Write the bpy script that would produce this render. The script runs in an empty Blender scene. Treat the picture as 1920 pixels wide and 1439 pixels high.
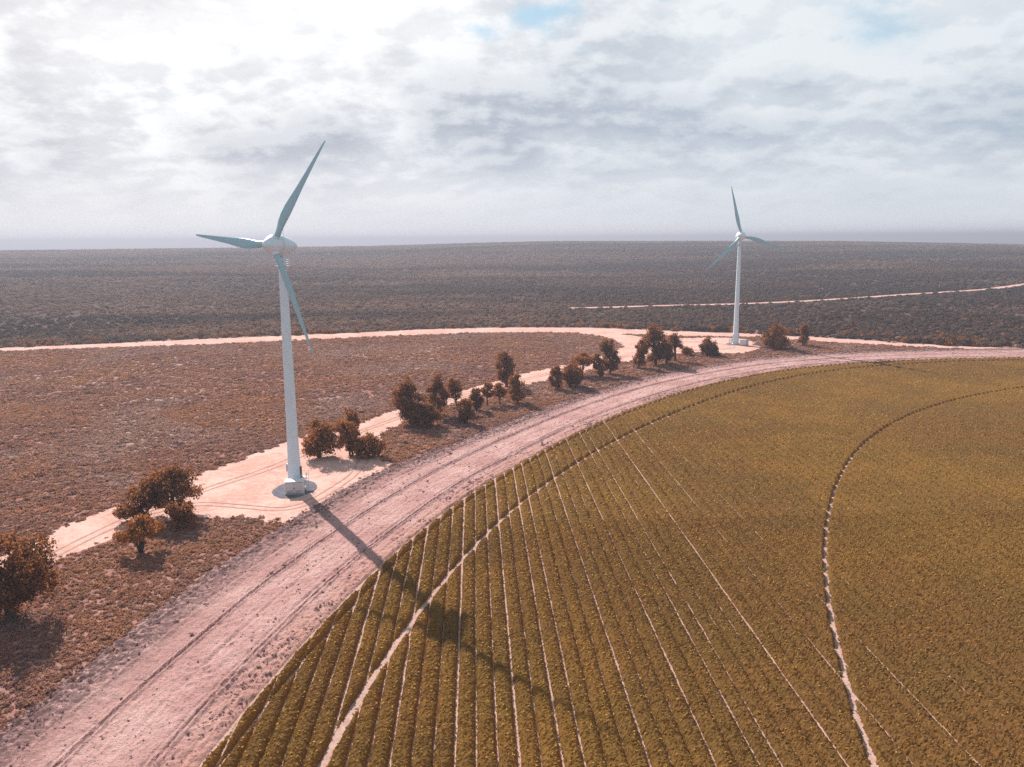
import bpy, bmesh, math, random
import numpy as np
from mathutils import Vector, Matrix, noise, geometry
rad = math.radians
S = bpy.context.scene
COL = S.collection
random.seed(7)
RNG = np.random.default_rng(11)

# ------------------------------------------------------------------ camera, sky, sun, exposure
CAM_H = 46.7
PITCH, ROLL = rad(10.35), rad(0.42)
_fw = Vector((0, math.cos(PITCH), -math.sin(PITCH)))
_rt = Vector((1, 0, 0)); _up = _rt.cross(_fw)
_R = math.cos(ROLL) * _rt - math.sin(ROLL) * _up
_U = math.sin(ROLL) * _rt + math.cos(ROLL) * _up
cam = bpy.data.cameras.new('camera')
cam.sensor_fit = 'HORIZONTAL'; cam.sensor_width = 36.0
cam.lens = 1490 / 1920 * 36.0
cam.clip_start = 0.5; cam.clip_end = 120000
cam_ob = bpy.data.objects.new('camera', cam); COL.objects.link(cam_ob)
M3 = Matrix((_R, _U, -_fw)).transposed().to_4x4()
cam_ob.matrix_world = Matrix.Translation((0, 0, CAM_H)) @ M3
S.camera = cam_ob

SUN_AZ, SUN_EL = rad(-31.0), rad(34.5)        # azimuth clockwise from +Y, sun in front and to the left
SUN_DIR = Vector((math.sin(SUN_AZ) * math.cos(SUN_EL), math.cos(SUN_AZ) * math.cos(SUN_EL), math.sin(SUN_EL)))
sun = bpy.data.lights.new('sun', 'SUN'); sun.energy = 5.0; sun.angle = rad(0.55); sun.color = (1.0, 0.93, 0.85)
sun_ob = bpy.data.objects.new('sun', sun); COL.objects.link(sun_ob)
sun_ob.rotation_euler = (-SUN_DIR).to_track_quat('-Z', 'Y').to_euler()

S.view_settings.view_transform = 'Standard'; S.view_settings.look = 'None'
S.view_settings.gamma = 1.0; S.view_settings.use_curve_mapping = False
EXPOSURE = 1.15
S.view_settings.exposure = EXPOSURE
S.render.engine = 'CYCLES'
S.cycles.use_denoising = False
S.cycles.max_bounces = 5; S.cycles.diffuse_bounces = 3; S.cycles.glossy_bounces = 2
S.cycles.transmission_bounces = 3; S.cycles.volume_bounces = 0; S.cycles.transparent_max_bounces = 4


class NT:
    """small helper to write node trees"""
    tone = 1.0                                                     # scales the plain colours given to mix()
    def __init__(s, tree): s.t = tree; s.n = tree.nodes; s.l = tree.links
    def new(s, typ, **kw):
        nd = s.n.new(typ)
        for k, v in kw.items():
            if k.startswith('i_'): s.put(nd.inputs[k[2:].replace('_', ' ')], v)
            else: setattr(nd, k, v)
        return nd
    def put(s, sock, v):
        if isinstance(v, bpy.types.NodeSocket): s.l.new(v, sock)
        else: sock.default_value = v
    def math(s, op, a, b=0.0, c=0.0, clamp=False):
        nd = s.n.new('ShaderNodeMath'); nd.operation = op; nd.use_clamp = clamp
        for i, v in enumerate((a, b, c)): s.put(nd.inputs[i], v)
        return nd.outputs[0]
    def vmath(s, op, a, b=(0, 0, 0), scale=None):
        nd = s.n.new('ShaderNodeVectorMath'); nd.operation = op
        s.put(nd.inputs[0], a); s.put(nd.inputs[1], b)
        if scale is not None: s.put(nd.inputs['Scale'], scale)
        return nd.outputs['Value'] if op in ('DOT_PRODUCT', 'LENGTH', 'DISTANCE') else nd.outputs[0]
    def mix(s, f, a, b, blend='MIX'):
        nd = s.n.new('ShaderNodeMix'); nd.data_type = 'RGBA'; nd.blend_type = blend
        s.put(nd.inputs[0], f)
        for i, v in ((6, a), (7, b)):
            if not isinstance(v, bpy.types.NodeSocket) and len(v) == 3: v = (*(q * s.tone for q in v), 1)
            s.put(nd.inputs[i], v)
        return nd.outputs[2]
    def noise(s, vec, scale, detail=4, rough=0.55, dist=0.0):
        nd = s.n.new('ShaderNodeTexNoise'); s.put(nd.inputs['Vector'], vec)
        nd.inputs['Scale'].default_value = scale; nd.inputs['Detail'].default_value = detail
        nd.inputs['Roughness'].default_value = rough; nd.inputs['Distortion'].default_value = dist
        return nd.outputs[0]
    def smooth(s, x, lo, hi, a=0.0, b=1.0):
        nd = s.n.new('ShaderNodeMapRange'); nd.interpolation_type = 'SMOOTHSTEP'
        s.put(nd.inputs[0], x)
        for i, v in enumerate((lo, hi, a, b)): s.put(nd.inputs[1 + i], v)
        return nd.outputs[0]


# ------------------------------------------------------------------ sky with broken cloud
SKY_X, SKY_Y = 81.3, 44.6
# gaps of blue: place on the cloud sheet, size, depth
GAPS = [(0.07, 1.645, 0.13, 0.32), (-0.03, 1.685, 0.07, 0.26), (0.155, 1.753, 0.06, 0.24), (0.453, 1.873, 0.05, 0.13), (-0.892, 1.531, 0.06, 0.09), (-0.677, 1.613, 0.05, 0.08), (0.291, 1.572, 0.06, 0.25)]
def build_world():
    w = bpy.data.worlds.new('World'); S.world = w; w.use_nodes = True
    t = NT(w.node_tree); t.n.clear()
    out = t.new('ShaderNodeOutputWorld'); bg = t.new('ShaderNodeBackground')
    STR = 0.10
    bg.inputs[1].default_value = STR
    sky = t.new('ShaderNodeTexSky', sky_type='NISHITA', sun_disc=False)
    sky.sun_elevation = SUN_EL; sky.sun_rotation = SUN_AZ; sky.dust_density = 1.0
    co = t.new('ShaderNodeTexCoord').outputs['Generated']
    d = t.vmath('NORMALIZE', co)
    sp = t.new('ShaderNodeSeparateXYZ'); t.put(sp.inputs[0], d)
    z = t.math('MAXIMUM', sp.outputs[2], 0.0)
    zz = t.math('ADD', z, 0.34)
    cb = t.new('ShaderNodeCombineXYZ')
    t.put(cb.inputs[0], t.math('DIVIDE', sp.outputs[0], zz)); t.put(cb.inputs[1], t.math('DIVIDE', sp.outputs[1], zz))
    p0 = cb.outputs[0]
    p = t.vmath('ADD', p0, (SKY_X, SKY_Y, 0.0))
    ps = t.vmath('ADD', p, (-0.025, -0.05, 0.0))
    wob = t.vmath('ADD', p0, t.vmath('SCALE', t.vmath('SUBTRACT', t.new('ShaderNodeTexNoise', i_Vector=p0, i_Scale=11.0, i_Detail=5.0, i_Roughness=0.55).outputs['Color'], (0.5, 0.5, 0.5)), scale=0.17))
    gaps = None
    for gx, gy, gr, gs in GAPS:
        dd = t.vmath('DISTANCE', wob, (gx, gy, 0.0))
        g = t.math('MULTIPLY', t.smooth(dd, gr * 1.25, 0.0), gs)
        gaps = g if gaps is None else t.math('MAXIMUM', gaps, g)
    def cov(q):
        a = t.noise(q, 1.75, 3, 0.5, 0.1)
        b = t.noise(q, 4.4, 12, 0.60, 0.0)
        return t.math('ADD', t.math('MULTIPLY', a, 0.56), t.math('MULTIPLY', b, 0.44))
    n0, n1 = cov(p), cov(ps)
    thin = t.math('MAXIMUM', t.smooth(z, 0.31, 0.62, 0.0, 0.22), gaps)                  # cloud breaks up overhead
    dens = t.smooth(t.math('SUBTRACT', n0, thin), 0.20, 0.43)
    lit = t.smooth(t.math('SUBTRACT', n0, n1), -0.050, 0.050)    # sunward flanks brighter than bases
    thick = t.smooth(n0, 0.42, 0.60)
    sd = t.vmath('DOT_PRODUCT', d, tuple(SUN_DIR))
    glow = t.math('POWER', t.math('MAXIMUM', sd, 0.0), 6.0)
    k = 1 / STR / 2 ** EXPOSURE
    base = t.mix(glow, tuple(v * k for v in (0.45, 0.53, 0.63)), tuple(v * k for v in (0.64, 0.59, 0.62)))
    brt = t.mix(glow, tuple(v * k for v in (0.80, 0.85, 0.89)), tuple(v * k for v in (1.34, 1.31, 1.29)))
    sh = t.math('ADD', t.math('MULTIPLY', lit, 0.58), t.math('MULTIPLY', t.math('SUBTRACT', 1.0, thick), 0.52))
    sh = t.math('ADD', sh, t.smooth(z, 0.11, 0.26, -0.10, 0.33), clamp=True)   # towards the horizon one sees the shaded bases
    cloud = t.mix(sh, base, brt)
    c = t.mix(dens, t.mix(0.75, sky.outputs[0], tuple(v * k for v in (0.26, 0.48, 0.60))), cloud)
    hz = t.mix(glow, tuple(v * k for v in (0.77, 0.81, 0.86)), tuple(v * k for v in (1.16, 1.06, 1.06)))
    c = t.mix(t.smooth(z, 0.0, 0.125, 0.96, 0.0), c, hz)
    t.put(bg.inputs[0], c); t.l.new(bg.outputs[0], out.inputs[0])
    w.cycles.sampling_method = 'MANUAL'; w.cycles.sample_map_resolution = 512
build_world()

# ------------------------------------------------------------------ materials
def mat(name, build, tone=0.80):
    m = bpy.data.materials.new(name); m.use_nodes = True
    t = NT(m.node_tree); t.n.clear(); t.tone = tone
    out = t.new('ShaderNodeOutputMaterial')
    t.l.new(build(t), out.inputs[0])
    return m

def pos(t): return t.new('ShaderNodeNewGeometry').outputs['Position']

def principled(t, col, rough=0.9, bump=None, bstr=0.4, bdist=0.1, spec=0.3):
    b = t.new('ShaderNodeBsdfPrincipled')
    if not isinstance(col, bpy.types.NodeSocket): col = (*col, 1)
    t.put(b.inputs['Base Color'], col); t.put(b.inputs['Roughness'], rough)
    b.inputs['Specular IOR Level'].default_value = spec
    if bump is not None:
        bn = t.new('ShaderNodeBump'); bn.inputs['Strength'].default_value = bstr; bn.inputs['Distance'].default_value = bdist
        t.put(bn.inputs['Height'], bump); t.l.new(bn.outputs[0], b.inputs['Normal'])
    return b.outputs[0]

def leafy(t, col, tcol, fac=0.35):
    d = t.new('ShaderNodeBsdfDiffuse'); t.put(d.inputs[0], col)
    tr = t.new('ShaderNodeBsdfTranslucent'); t.put(tr.inputs[0], tcol)
    m = t.new('ShaderNodeMixShader'); m.inputs[0].default_value = fac
    t.l.new(d.outputs[0], m.inputs[1]); t.l.new(tr.outputs[0], m.inputs[2])
    return m.outputs[0]

def m_heath_ground(t):
    p = pos(t)
    a = t.noise(p, 0.035, 5, 0.6, 0.4); b = t.noise(p, 0.9, 5, 0.65); c = t.noise(p, 0.012, 3, 0.5)
    col = t.mix(t.smooth(a, 0.40, 0.62), (0.26, 0.132, 0.118), (0.33, 0.165, 0.130))
    col = t.mix(t.smooth(c, 0.5, 0.66), col, (0.38, 0.28, 0.265))
    col = t.mix(t.smooth(b, 0.52, 0.72, 0, 0.6), col, (0.36, 0.215, 0.195))
    ln = t.vmath('LENGTH', p)
    far = t.smooth(ln, 395, 440)
    scrub = t.mix(t.smooth(t.noise(p, 0.006, 4, 0.6), 0.42, 0.6), (0.075, 0.054, 0.047), (0.125, 0.086, 0.071))
    scrub = t.mix(t.smooth(t.noise(p, 0.05, 5, 0.7), 0.45, 0.7, 0, 0.7), scrub, (0.045, 0.037, 0.036))
    col = t.mix(far, col, scrub)
    return principled(t, col, 1.0, t.noise(p, 1.6, 6, 0.7), 0.5, 0.2, 0.0)

def m_sand(t):
    p = pos(t)
    a = t.noise(p, 0.09, 4, 0.6, 0.5); b = t.noise(p, 1.3, 5, 0.65); c = t.noise(p, 0.35, 5, 0.7, 1.0)
    e = t.noise(p, 0.22, 6, 0.7, 2.5); g = t.noise(p, 4.5, 3, 0.6)
    col = t.mix(t.smooth(a, 0.35, 0.68), (0.53, 0.298, 0.248), (0.63, 0.408, 0.352))
    col = t.mix(t.smooth(c, 0.50, 0.66, 0, 0.7), col, (0.50, 0.255, 0.19))
    col = t.mix(t.smooth(e, 0.50, 0.55, 0, 0.55), col, (0.65, 0.44, 0.385))
    col = t.mix(t.smooth(b, 0.55, 0.72, 0, 0.55), col, (0.38, 0.20, 0.155))
    col = t.mix(t.smooth(g, 0.62, 0.70, 0, 0.6), col, (0.30, 0.19, 0.16))
    return principled(t, col, 1.0, t.noise(p, 2.5, 6, 0.7), 0.6, 0.12, 0.0)

def m_plough(t):
    p = pos(t)
    a = t.noise(p, 0.12, 5, 0.62, 0.5); b = t.noise(p, 1.5, 6, 0.72); c = t.noise(p, 0.03, 3); d = t.noise(p, 3.4, 4, 0.65)
    at = t.new('ShaderNodeAttribute', attribute_name='across').outputs['Fac']
    col = t.mix(t.smooth(a, 0.35, 0.68), (0.44, 0.242, 0.222), (0.55, 0.338, 0.308))
    side = t.smooth(t.math('ADD', at, t.math('MULTIPLY', t.math('SUBTRACT', c, 0.5), 0.25)), 0.62, 0.95)
    col = t.mix(t.math('MULTIPLY', side, t.smooth(b, 0.36, 0.54)), col, (0.15, 0.09, 0.088))   # dead litter near the verge
    fld = t.smooth(at, 0.24, 0.02)
    col = t.mix(t.math('MULTIPLY', fld, 0.6), col, (0.44, 0.225, 0.18))
    col = t.mix(t.smooth(b, 0.57, 0.70, 0, 0.7), col, (0.19, 0.105, 0.10))
    col = t.mix(t.smooth(d, 0.56, 0.64, 0, 0.75), col, (0.17, 0.092, 0.09))
    col = t.mix(t.smooth(d, 0.40, 0.30, 0, 0.5), col, (0.52, 0.35, 0.33))
    return principled(t, col, 1.0, t.noise(p, 3.2, 6, 0.75), 1.0, 0.22, 0.0)

def m_field_soil(t):
    p = pos(t)
    a = t.noise(p, 0.8, 5, 0.65)
    col = t.mix(t.smooth(a, 0.35, 0.68), (0.40, 0.245, 0.205), (0.50, 0.335, 0.29))
    return principled(t, col, 1.0, t.noise(p, 3.0, 5, 0.7), 0.6, 0.12, 0.0)

def rnd_island(t): return t.new('ShaderNodeNewGeometry').outputs['Random Per Island']
def rnd_obj(t): return t.new('ShaderNodeObjectInfo').outputs['Random']

def m_crop(t):
    p = pos(t)
    a = t.noise(p, 0.02, 4, 0.6, 0.3); b = t.noise(p, 2.4, 3, 0.6); r = t.smooth(t.noise(p, 5.5, 2, 0.6), 0.25, 0.75)
    col = t.mix(t.smooth(b, 0.32, 0.68), (0.185, 0.105, 0.043), (0.30, 0.156, 0.054))
    col = t.mix(t.smooth(a, 0.42, 0.62, 0, 0.5), col, (0.38, 0.21, 0.050))
    pt = t.noise(p, 0.07, 4, 0.65, 0.5)
    col = t.mix(t.smooth(pt, 0.40, 0.62, 0.35, 0), col, (0.14, 0.115, 0.040))      # patchy vigour
    col = t.mix(t.smooth(r, 0.55, 0.95, 0, 0.6), col, (0.085, 0.072, 0.030))
    col = t.mix(t.smooth(r, 0.14, 0.0, 0, 0.5), col, (0.33, 0.190, 0.060))
    return leafy(t, col, t.mix(0.6, col, (0.74, 0.42, 0.10)), 0.52)

def m_tree(dark, lightc, bark=False):
    def f(t):
        r = rnd_island(t); p = pos(t)
        q = t.noise(p, 0.7, 3, 0.6)
        v = t.math('ADD', t.math('MULTIPLY', r, 0.55), t.math('MULTIPLY', t.smooth(q, 0.35, 0.65), 0.45))
        col = t.mix(v, dark, lightc)
        return leafy(t, col, t.mix(0.8, col, (0.62, 0.22, 0.065)), 0.30)
    return f

def m_tuft(t):
    p = pos(t); r = rnd_obj(t)
    a = t.noise(p, 0.030, 5, 0.6, 0.4); c = t.noise(p, 0.018, 5, 0.6, 0.8)
    col = t.mix(t.smooth(a, 0.38, 0.62), (0.31, 0.150, 0.142), (0.41, 0.185, 0.125))
    col = t.mix(t.smooth(c, 0.50, 0.64, 0, 0.6), col, (0.42, 0.300, 0.300))
    col = t.mix(t.smooth(r, 0.55, 1.0, 0, 0.7), col, (0.19, 0.105, 0.088))
    col = t.mix(t.smooth(r, 0.18, 0.0, 0, 0.6), col, (0.44, 0.31, 0.29))
    return leafy(t, col, t.mix(0.4, col, (0.62, 0.33, 0.14)), 0.36)

def m_scrub(t):
    p = pos(t); r = rnd_obj(t)
    sp = t.new('ShaderNodeSeparateXYZ'); t.put(sp.inputs[0], p)
    a = t.noise(p, 0.007, 4, 0.6, 0.3); c = t.noise(p, 0.0022, 3, 0.5)
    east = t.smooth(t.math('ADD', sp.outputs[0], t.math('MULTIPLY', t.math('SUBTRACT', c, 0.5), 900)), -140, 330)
    col = t.mix(t.smooth(a, 0.36, 0.62), (0.21, 0.138, 0.118), (0.35, 0.210, 0.158))
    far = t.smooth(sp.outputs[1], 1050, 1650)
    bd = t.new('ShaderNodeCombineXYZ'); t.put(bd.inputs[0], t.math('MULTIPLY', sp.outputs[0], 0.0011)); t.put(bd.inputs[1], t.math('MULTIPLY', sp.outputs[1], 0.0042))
    band = t.noise(bd.outputs[0], 1.0, 4, 0.6, 0.4)  # bands of plant tone, with cloud shade patches put into the leaf colour
    col = t.mix(t.math('MULTIPLY', east, 0.88), col, (0.052, 0.045, 0.050))     # denser, greyer thicket to the east, plus cloud shade painted into the colour
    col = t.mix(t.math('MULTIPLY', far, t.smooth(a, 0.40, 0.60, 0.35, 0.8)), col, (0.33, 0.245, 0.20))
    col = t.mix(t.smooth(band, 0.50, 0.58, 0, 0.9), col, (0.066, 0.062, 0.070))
    col = t.mix(t.smooth(band, 0.47, 0.38, 0, 0.7), col, (0.36, 0.235, 0.185))
    nf = t.smooth(sp.outputs[1], 1500, 600, 0.45, 0.85)
    col = t.mix(t.math('MULTIPLY', t.smooth(r, 0.62, 1.0), nf), col, (0.046, 0.038, 0.038))
    col = t.mix(t.math('MULTIPLY', t.smooth(r, 0.16, 0.0), t.math('MULTIPLY', nf, 0.8)), col, (0.30, 0.165, 0.10))
    return leafy(t, col, t.mix(0.4, col, (0.36, 0.17, 0.07)), 0.25)

def m_plain(col, rough=0.5, spec=0.4, var=0.05, scale=1.2):
    def f(t):
        p = pos(t); n = t.noise(p, scale, 5, 0.6)
        c = t.mix(t.smooth(n, 0.35, 0.7), tuple(v * (1 - var) for v in col), col)
        return principled(t, c, rough, None, spec=spec)
    return f

def m_gravel(t):
    p = pos(t); n = t.noise(p, 5.0, 3, 0.7)
    col = t.mix(t.smooth(n, 0.35, 0.65), (0.095, 0.092, 0.115), (0.21, 0.195, 0.22))
    return principled(t, col, 1.0, n, 0.8, 0.12, 0.0)

def m_paint(t):
    p = pos(t); n = t.noise(p, 0.9, 5, 0.65)
    sp = t.new('ShaderNodeSeparateXYZ'); t.put(sp.inputs[0], p)
    st = t.new('ShaderNodeCombineXYZ'); t.put(st.inputs[0], t.math('MULTIPLY', sp.outputs[0], 3.0)); t.put(st.inputs[1], t.math('MULTIPLY', sp.outputs[1], 3.0)); t.put(st.inputs[2], t.math('MULTIPLY', sp.outputs[2], 0.12))
    s2 = t.noise(st.outputs[0], 1.0, 4, 0.6)
    col = t.mix(t.smooth(n, 0.35, 0.7), (0.56, 0.66, 0.73), (0.61, 0.71, 0.78))
    col = t.mix(t.smooth(s2, 0.55, 0.75, 0, 0.25), col, (0.40, 0.50, 0.53))
    return principled(t, col, 0.38, None, spec=0.45)

MT = dict(
    ground=mat('heath_ground', m_heath_ground), sand=mat('pale_sand', m_sand), plough=mat('ploughed_soil', m_plough),
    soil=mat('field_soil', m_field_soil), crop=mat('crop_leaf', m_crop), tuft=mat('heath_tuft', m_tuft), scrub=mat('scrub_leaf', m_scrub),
    weed=mat('dry_weed', m_plain((0.30, 0.175, 0.165), 1.0, 0.0, 0.35, 3.0)),
    rut=mat('pressed_sand', m_plain((0.52, 0.305, 0.252), 1.0, 0.0, 0.30, 0.8)),
    t_dark=mat('dark_leaf', m_tree((0.055, 0.032, 0.025), (0.25, 0.116, 0.058))),
    t_mid=mat('rust_leaf', m_tree((0.080, 0.043, 0.030), (0.38, 0.162, 0.066))),
    t_org=mat('orange_leaf', m_tree((0.16, 0.070, 0.036), (0.50, 0.195, 0.060))),
    bark=mat('bark', m_plain((0.10, 0.065, 0.05), 0.9, 0.1, 0.4)),
    paint=mat('turbine_paint', m_paint, 0.97), blade=mat('blade_paint', m_plain((0.30, 0.50, 0.58), 0.35, 0.4, 0.06), 0.95),
    steel=mat('galvanised_steel', m_plain((0.45, 0.43, 0.43), 0.5, 0.4, 0.2)), dark=mat('dark_gap', m_plain((0.05, 0.06, 0.07), 0.6)),
    kiosk=mat('kiosk_paint', m_plain((0.56, 0.54, 0.56), 0.6, 0.3, 0.06), 0.95), gravel=mat('blue_gravel', m_gravel),
    concrete=mat('concrete', m_plain((0.42, 0.40, 0.38), 0.9, 0.2, 0.2)))

# ------------------------------------------------------------------ object helpers
def mesh_obj(name, verts, faces, m, parent=None, smooth=False, attrs=None):
    me = bpy.data.meshes.new(name)
    if isinstance(verts, np.ndarray): verts = verts.tolist()
    if isinstance(faces, np.ndarray): faces = faces.tolist()
    me.from_pydata(verts, [], faces)
    for k, v in (attrs or {}).items():
        a = me.attributes.new(k, 'FLOAT', 'POINT'); a.data.foreach_set('value', np.asarray(v, dtype=np.float32))
    if m: me.materials.append(m)
    if smooth: me.polygons.foreach_set('use_smooth', [True] * len(me.polygons))
    me.update()
    o = bpy.data.objects.new(name, me); COL.objects.link(o)
    if parent: o.parent = parent
    return o

def tag(o, label=None, cat=None, group=None, kind=None):
    if label: o['label'] = label
    if cat: o['category'] = cat
    if group: o['group'] = group
    if kind: o['kind'] = kind
    return o

def empty(name, loc, rz=0.0):
    o = bpy.data.objects.new(name, None); COL.objects.link(o)
    o.location = loc; o.rotation_euler = (0, 0, rz); o.empty_display_size = 0.5
    return o

class MB:
    def __init__(s): s.v = []; s.f = []
    def add(s, v, f):
        n = len(s.v); s.v += [tuple(q) for q in v]; s.f += [tuple(i + n for i in q) for q in f]
    def box(s, c, d, rz=0.0, tilt=None):
        cx, cy, cz = c; hx, hy, hz = d[0] / 2, d[1] / 2, d[2] / 2
        ca, sa = math.cos(rz), math.sin(rz)
        b = min(hx, hy, hz) * 0.12
        bm = bmesh.new(); bmesh.ops.create_cube(bm, size=1)
        for q in bm.verts: q.co = Vector((q.co.x * 2 * hx, q.co.y * 2 * hy, q.co.z * 2 * hz))
        if b > 0.004: bmesh.ops.bevel(bm, geom=bm.edges[:], offset=b, segments=1, affect='EDGES')
        bm.verts.index_update()
        vs = [(cx + q.co.x * ca - q.co.y * sa, cy + q.co.x * sa + q.co.y * ca, cz + q.co.z) for q in bm.verts]
        s.add(vs, [[q.index for q in f.verts] for f in bm.faces]); bm.free()
    def tube(s, pts, r, n=6, cap=True):
        pts = [Vector(p) for p in pts]; rs = r if isinstance(r, (list, tuple)) else [r] * len(pts)
        rings = []
        for i, p in enumerate(pts):
            d = (pts[min(i + 1, len(pts) - 1)] - pts[max(i - 1, 0)]).normalized()
            a = d.orthogonal().normalized() if abs(d.z) < 0.9 else Vector((1, 0, 0)); a = (a - d * a.dot(d)).normalized(); b = d.cross(a)
            rings.append([p + (a * math.cos(6.28319 * k / n) + b * math.sin(6.28319 * k / n)) * rs[i] for k in range(n)])
        v = [q for ring in rings for q in ring]; f = []
        for i in range(len(pts) - 1):
            for k in range(n):
                f.append((i * n + k, i * n + (k + 1) % n, (i + 1) * n + (k + 1) % n, (i + 1) * n + k))
        if cap: f.append(tuple(range(n))[::-1]); f.append(tuple(range((len(pts) - 1) * n, len(pts) * n)))
        s.add(v, f)
    def lathe(s, prof, n=32, M=None):
        """prof: list of (axial, radius) round the local z axis"""
        v = []; f = []
        for z, r in prof:
            for k in range(n):
                a = 6.283185307 * k / n; v.append(Vector((r * math.cos(a), r * math.sin(a), z)))
        for i in range(len(prof) - 1):
            for k in range(n):
                f.append((i * n + k, i * n + (k + 1) % n, (i + 1) * n + (k + 1) % n, (i + 1) * n + k))
        f.append(tuple(range(n))[::-1]); f.append(tuple(range((len(prof) - 1) * n, len(prof) * n)))
        if M is not None: v = [M @ q for q in v]
        s.add(v, f)
    def build(s, name, m, parent=None, smooth=False):
        return mesh_obj(name, s.v, s.f, m, parent, smooth)

def smooth_by_angle(o, ang=40):
    me = o.data
    me.polygons.foreach_set('use_smooth', [True] * len(me.polygons))
    bm = bmesh.new(); bm.from_mesh(me)
    for e in bm.edges:
        if len(e.link_faces) == 2 and e.calc_face_angle(0) > rad(ang): e.smooth = False
    bm.to_mesh(me); bm.free()

def fnoise(x, y, sc, oc=3, seed=0.0):
    """vectorised value noise"""
    x = np.asarray(x, float); y = np.asarray(y, float)
    tot = np.zeros(np.broadcast(x, y).shape); amp = 1.0; norm = 0.0
    for o in range(oc):
        X = x / sc * 2 ** o + 17.3 * o + seed; Y = y / sc * 2 ** o - 9.1 * o + seed * 1.7
        xi = np.floor(X); yi = np.floor(Y); fx = X - xi; fy = Y - yi
        fx = fx * fx * (3 - 2 * fx); fy = fy * fy * (3 - 2 * fy)
        def h(a, b):
            v = np.sin(a * 127.1 + b * 311.7 + 74.7 * o + seed) * 43758.5453
            return v - np.floor(v)
        v = h(xi, yi) * (1 - fx) * (1 - fy) + h(xi + 1, yi) * fx * (1 - fy) + h(xi, yi + 1) * (1 - fx) * fy + h(xi + 1, yi + 1) * fx * fy
        tot += amp * v; norm += amp; amp *= 0.5
    return tot / norm

def sstep(a, b, x):
    t = np.clip((np.asarray(x, float) - a) / (b - a), 0, 1); return t * t * (3 - 2 * t)

def grid_faces(nu, nv):
    i = np.arange(nu - 1)[:, None] * nv + np.arange(nv - 1)[None, :]
    return np.stack([i, i + 1, i + nv + 1, i + nv], -1).reshape(-1, 4)

def inside(px, py, poly):
    P = np.asarray(poly, float); x0, y0 = P[:, 0], P[:, 1]; x1, y1 = np.roll(x0, -1), np.roll(y0, -1)
    r = np.zeros(px.shape, bool)
    for a, b, c, d in zip(x0, y0, x1, y1):
        if b == d: continue
        k = ((b > py) != (d > py)) & (px < (c - a) * (py - b) / (d - b) + a)
        r ^= k
    return r

# ------------------------------------------------------------------ terrain
AZ = np.radians([-180, -60, -34, -20, -10, -2, 3, 9, 15, 22, 33, 60, 180])
RIDGE = np.array([23, 23, 24.5, 24.5, 26, 32.5, 35.5, 34, 33, 31, 20, 19, 19.])
def terrain_z(x, y):
    x = np.asarray(x, float); y = np.asarray(y, float)
    r = np.hypot(x, y); az = np.arctan2(x, y)
    h = np.interp(az, AZ, RIDGE)
    roll = (fnoise(x, y, 520, 3, 3.0) - 0.5) * 9 * sstep(600, 1100, r) * (1 - sstep(2000, 2300, r))
    up = h * sstep(700, 2250, r) * (1 - sstep(2300, 3600, r))
    far = -42 * sstep(2300, 3800, r)
    hills = sstep(14000, 20000, r) * (1 - sstep(24000, 28000, r)) * (70 + 38 * fnoise(az * 6, r / 9000, 1.0, 3, 5.0))
    fl = (fnoise(x, y, 1500, 3, 8.0) - 0.5) * 16 * sstep(3600, 6000, r)
    return up + roll + far + hills + fl

def build_terrain():
    rs = np.concatenate([[0, 20, 40], np.linspace(60, 700, 24), np.geomspace(740, 2500, 46), np.geomspace(2570, 30000, 52)])
    az = np.radians(np.concatenate([np.linspace(-180, -48, 45)[:-1], np.linspace(-48, 48, 300), np.linspace(48, 180, 45)[1:]]))
    R, A = np.meshgrid(rs, az, indexing='ij')
    X, Y = R * np.sin(A), R * np.cos(A); Z = terrain_z(X, Y)
    v = np.stack([X, Y, Z], -1).reshape(-1, 3)
    return tag(mesh_obj('terrain', v, grid_faces(len(rs), len(az))[:, ::-1], MT['ground'], smooth=True), kind='structure')
build_terrain()

# ------------------------------------------------------------------ curves of the round field, seen from its centre C (angle in degrees, radius in metres)
C = np.array([235.0, 45.0])
E_A = [60, 80, 90, 98.6, 105.6, 112.3, 119.7, 125.8, 131.9, 138.6, 145.1, 150.9, 154.3, 157.5, 162.5, 166.1, 169.0, 172.2, 175.8, 190, 220]
E_R = [250, 252, 254, 258.8, 263.3, 268.0, 270.5, 268.9, 266.9, 263.8, 261.6, 260.8, 260.6, 261.2, 261.6, 262.1, 262.5, 263.0, 264.2, 265, 265]
S_A = [60, 80, 94.6, 100.5, 108, 112.6, 117.4, 125, 132.7, 136.4, 142.9, 148.9, 153.4, 155.9, 158.6, 161.1, 163.7, 167.4, 172.4, 175.1, 190, 220]
S_R = [276, 279, 283, 287, 292.2, 294.8, 296.9, 294.3, 289.4, 286.9, 283.6, 281.4, 283.2, 285.4, 285.6, 285.3, 284.8, 285.6, 285.2, 285.8, 286, 286]
T2_A = [60, 90, 99.8, 109.2, 116.7, 122.9, 131.1, 138.6, 145.9, 153.1, 158.2, 165, 169.2, 172.4, 175.7, 190, 220]
T2_R = [248, 250, 253, 258.3, 260.2, 258.7, 254.9, 251.4, 250.1, 249.9, 250.5, 251.3, 251.8, 252.6, 253.2, 254, 254]
T3_A = [60, 95, 111.5, 117.5, 123.3, 130.8, 138.3, 144.1, 149.2, 155, 162.8, 169.8, 174.8, 190, 220]
T3_R = [212, 212, 210.2, 208.8, 207.3, 204.9, 202.7, 201.3, 200.2, 199.6, 200.2, 201.8, 203.9, 206, 208]
def curve(A, R):
    g = np.linspace(60, 220, 1601); v = np.interp(g, A, R); k = np.ones(60) / 60
    v2 = np.convolve(np.pad(v, 60, mode='edge'), k, mode='same')[60:-60]
    return lambda a: np.interp(np.asarray(a) % 360, g, v2)
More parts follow.
